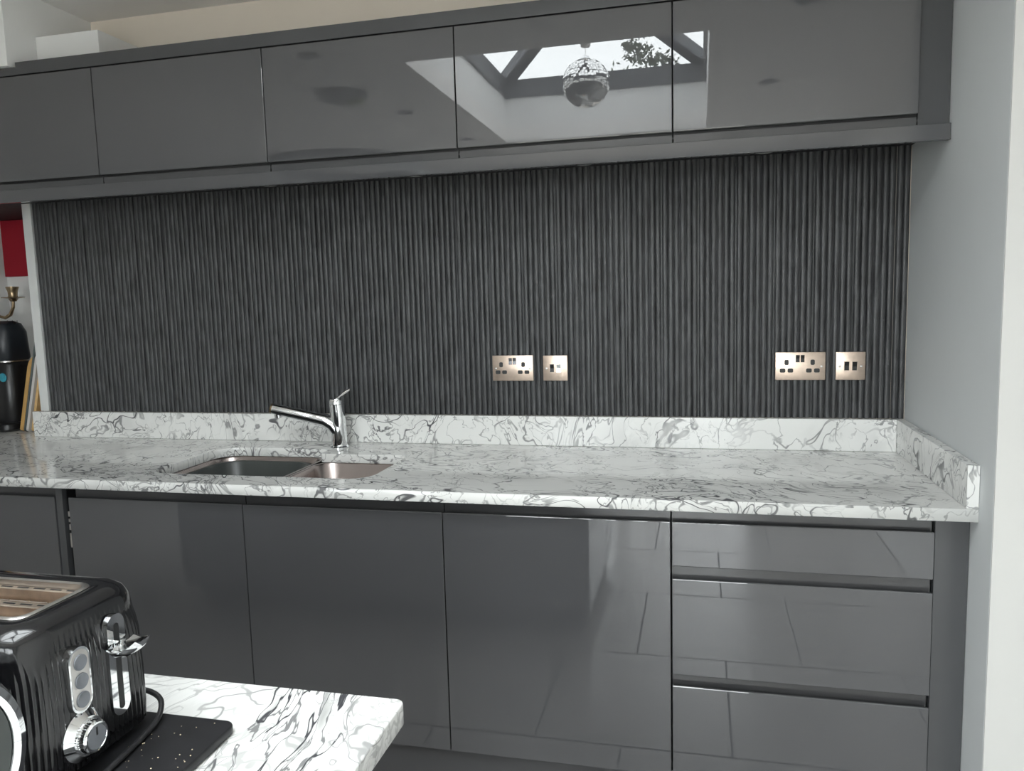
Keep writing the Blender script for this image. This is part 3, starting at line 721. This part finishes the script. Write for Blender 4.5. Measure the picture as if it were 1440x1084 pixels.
for z in (.978, .998, 1.018): MB().lathe([(.0084, .0066), (.0082, .0080), (.006, .0074), (0, .0072)], (fx, -1.902, z), 'x', 24).build('button', 'grey_button', bpn, 40)
dl = MB().lathe([(.0, -.003), (.0265, -.003), (.027, .001), (.020, .008), (0, .008)], (fx, -1.900, .937), 'x', 40).build('dial', 'chrome', ts, 40)
kp = []
mb = MB()
rings = []
for h, r, am in ((.008, .0165, .0), (.0085, .0165, .0006), (.0155, .0162, .0006), (.016, .0160, 0), (.018, .0150, 0), (.018, .0135, 0), (.017, .013, 0)):
    rings.append([(fx + h, -1.900 + (r + am * (k % 2)) * math.cos(2 * PI * k / 80), .937 + (r + am * (k % 2)) * math.sin(2 * PI * k / 80)) for k in range(80)])
mb.loft(rings).build('knob', 'chrome', dl, 30)
MB().lathe([(0, .0171), (.0128, .0171), (.0122, .0178), (0, .0178)], (fx, -1.900, .937), 'x', 32).build('knob_face', 'grey_button', dl, 30)
mk = MB().bbox(fx + .0179, fx + .0184, -1.9012, -1.8988, .939, .948, .0002, 1).build('pointer_mark', 'socket_black', dl)
# cord looping out from behind the toaster across the board
def cubic(pts, n=10):
    out = []; P_ = [Vector(p) for p in pts]; P_ = [P_[0] * 2 - P_[1]] + P_ + [P_[-1] * 2 - P_[-2]]
    for i in range(1, len(P_) - 2):
        for k in range(n):
            t = k / n; a, b_, c_, d_ = P_[i - 1:i + 3]
            out.append(.5 * ((2 * b_) + (c_ - a) * t + (2 * a - 5 * b_ + 4 * c_ - d_) * t * t + (3 * b_ - a - 3 * c_ + d_) * t ** 3))
    out.append(P_[-2]); return out
cz = zb + .0045
MB().tube(cubic([(-.66, -1.778, zb + .02), (-.600, -1.768, zb + .022), (-.562, -1.776, zb + .018), (-.546, -1.800, zb + .008), (-.541, -1.830, cz), (-.535, -1.875, cz), (-.530, -1.93, cz), (-.535, -1.965, cz)]), .0033, 10).build('power_cord', 'rubber', ts, 40)

# drum shaped appliance beside the toaster
ap = thing('countertop_appliance', (-.64, -2.05, ZWT), 'black countertop appliance with a chrome-rimmed round end beside the toaster', 'appliance')
ac = (-.540, -2.070, .996); ar = .083
MB().lathe([(0, -.20), (.05, -.20), (ar - .004, -.19), (ar - .002, -.02), (ar - .002, -.004), (0, -.004)], ac, 'x', 40).build('drum', 'gloss_black', ap, 40)
MB().lathe([(ar - .006, -.006), (ar, -.004), (ar + .001, .004), (ar - .003, .010), (ar - .010, .012), (ar - .014, .008), (ar - .014, -.006)], ac, 'x', 56, True).build('chrome_rim', 'chrome', ap, 40)
MB().lathe([(ar - .0145, .004), (ar - .0145, .006), (.052, .003), (.052, -.003), (ar - .0145, -.003)], ac, 'x', 48, True).build('end_plate', 'tub', ap, 40)
MB().lathe([(.0515, -.002), (.0515, .001), (.01, .004), (0, .004)], ac, 'x', 40).build('centre_cap', 'black', ap, 40)
MB().loft(rbox_loft(-.735, -.575, -2.125, -2.015, [(ZWT + .001, 0), (ZWT + .010, 0), (ZWT + .016, .010), (.925, .018)], .02)).build('stand', 'gloss_black', ap, 40)

# ------------------------------------------------------------------ ceiling fittings
for x, y, wh in ((-1.54, -1.332, 'between ring pendant and wall cabinets'), (-.528, -1.30, 'between roof lantern and wall cabinets'), (.45, -1.331, 'in front of the wall cabinet by the grey wall'),
                 (-1.526, -2.41, 'between ring pendant and roof lantern'), (.41, -2.44, 'between roof lantern and the side wall'), (-1.425, -3.24, 'beside the lantern on the patio door side'),
                 (-4.11, -2.40, 'far beyond the ring pendant, alone on the ceiling')):
    t = thing('downlight', (x, y, ZC), 'round ceiling downlight ' + wh, 'light', 'ceiling downlights')
    MB().lathe([(.030, -.001), (.032, -.004), (.045, -.005), (.049, -.001), (.049, -.0003), (.030, -.0003)], (x, y, ZC), seg=32, close=True).build('bezel', 'grey_button', t, 40)
    MB().lathe([(0, -.0006), (.0298, -.0006), (.029, -.0025), (0, -.0015)], (x, y, ZC), seg=32).build('lamp', 'tub', t, 40)
pn = thing('ring_pendant', (-1.683, -1.95, ZC), 'large crystal ring pendant hung on thin wires from the ceiling', 'pendant light')
pcx, pcy, pz, prr = -1.683, -1.95, 2.055, .37
MB().lathe([(0, -.034), (.10, -.034), (.125, -.026), (.13, -.004), (.13, -.0005), (0, -.0005)], (pcx, pcy, ZC), seg=40).build('canopy', 'island_grey', pn, 40)
MB().tube([(pcx + .03, pcy, ZC - .042), (pcx + .10, pcy - .01, ZC - .040)], [.006, .013], 12).build('connector', 'tag_yellow', pn, 40)
for k in range(3):
    a = 2 * PI * k / 3 + .4
    MB().tube([(pcx + .08 * math.cos(a), pcy + .08 * math.sin(a), ZC - .034), (pcx + (prr) * math.cos(a), pcy + prr * math.sin(a), pz + .025)], .0022, 6).build('suspension_wire', 'frame', pn)
MB().lathe([(prr - .03, 0), (prr + .03, 0), (prr + .03, .028), (prr - .03, .028)], (pcx, pcy, pz), seg=96, close=True).build('ring', 'frame', pn, 40)
cr = MB()
for k in range(150):
    a = 2 * PI * k / 150; x, y = pcx + (prr + .018) * math.cos(a), pcy + (prr + .018) * math.sin(a)
    cr.lathe([(0, -.05), (.005, -.045), (.0055, -.005), (0, 0)], (x, y, pz - .0005), seg=6)
tag(cr.build('crystal_fringe', 'crystal', pn), kind='stuff')

mbx, mby, mbz, mbr = -.524, -2.5, 2.512, .127
mb_ = thing('mirror_ball', (mbx, mby, mbz), 'silver mirror ball hanging under the roof lantern', 'mirror ball')
MB().lathe([(mbr * .985 * math.sin(PI * k / 24), -mbr * .985 * math.cos(PI * k / 24)) for k in range(25)], (mbx, mby, mbz), seg=48).build('core', 'grey_button', mb_, 40)
tl = MB(); nb = 26
for i in range(1, nb):
    th0, th1 = PI * (i - .44) / nb, PI * (i + .44) / nb; thm = PI * i / nb
    m_ = max(6, int(2 * nb * math.sin(thm)))
    for k in range(m_):
        tilt = Vector((random.gauss(0, .012), random.gauss(0, .012), random.gauss(0, .012)))
        p0, p1 = 2 * PI * (k + .05) / m_, 2 * PI * (k + .95) / m_; pm = (p0 + p1) / 2
        nrm = (Vector((math.sin(thm) * math.cos(pm), math.sin(thm) * math.sin(pm), math.cos(thm))) + tilt).normalized()
        c0 = Vector((mbx, mby, mbz)) + nrm * mbr
        e1 = nrm.cross(Vector((0, 0, 1))).normalized(); e2 = nrm.cross(e1)
        w = mbr * math.sin(thm) * (p1 - p0) / 2; h = mbr * (th1 - th0) / 2
        q = [c0 + e1 * w + e2 * h, c0 - e1 * w + e2 * h, c0 - e1 * w - e2 * h, c0 + e1 * w - e2 * h]
        tl.loft([[a - nrm * .003 for a in q], q])
tag(tl.build('mirror_tiles', 'mirror', mb_), kind='stuff')
MB().lathe([(0, 0), (.018, 0), (.018, .012), (.006, .02), (0, .02)], (mbx, mby, mbz + mbr - .002), seg=20).build('cap', 'chrome', mb_, 40)
MB().tube([(mbx, mby, mbz + mbr + .015), (mbx, mby, 2.705)], .0018, 8).build('cord', 'steel', mb_)
MB().lathe([(0, 0), (.024, 0), (.028, .01), (.028, .045), (0, .048)], (mbx, mby, 2.70), seg=24).build('motor', 'steel', mb_, 40)
MB().tube([(mbx, mby, 2.747), (cxm, mby, zr - .046)], .003, 8).build('hanging_rod', 'steel', mb_)

# ------------------------------------------------------------------ garden outside
struct('ground_outside', MB().box(-14, 12, -24, RY0 - .151, -.12, -.02), 'paving', 'pale paving outside the patio doors')
tr = thing('garden_tree', (-.6, -9, 0), 'tall leafy tree in the garden beyond the roof lantern', 'tree')
tk = MB().tube([(-.55, -9, -.02), (-.62, -9, 1.2), (-.5, -9.05, 2.4), (-.6, -9, 3.6), (-.62, -9, 4.3)], [.13, .11, .085, .05, .02], 10)
tk.build('trunk', 'bark', tr, 40)
for a, b_, zz in ((.9, .3, 2.2), (-1.0, -.2, 2.5), (.5, -.7, 3.0), (-.6, .5, 3.3), (.35, .1, 3.7)):
    MB().tube([(-.58, -9, zz - .3), (-.58 + a * .5, -9 + b_ * .5, zz + .1), (-.58 + a, -9 + b_, zz + .6)], [.04, .028, .012], 8).build('branch', 'bark', tr, 40)
lf = MB()
for cx_, cy_, cz_, rx, rz_, cnt in ((-.72, -9, 4.56, .16, .14, 150), (-.50, -9, 4.44, .20, .10, 150), (-.85, -9, 4.66, .09, .08, 60), (-.3, -9, 4.38, .12, .07, 60), (-.6, -9, 3.95, .9, .25, 700), (-.6, -9, 3.5, 1.3, .6, 1100), (.4, -8.8, 2.9, .6, .4, 350), (-1.6, -9.1, 3.0, .6, .4, 350)):
    for k in range(cnt):
        p = Vector((random.gauss(0, .5), random.gauss(0, .5), random.gauss(0, .5)))
        c0 = Vector((cx_ + p.x * rx, cy_ + p.y * rx, cz_ + p.z * rz_))
        e1 = Vector((random.uniform(-1, 1), random.uniform(-1, 1), random.uniform(-1, 1))).normalized(); e2 = e1.orthogonal().normalized()
        s = random.uniform(.025, .05)
        lf.add([c0 + e1 * s, c0 + e2 * s * .45, c0 - e1 * s, c0 - e2 * s * .45], [(0, 1, 2, 3)])
tag(lf.build('foliage', 'leaf', tr), kind='stuff')
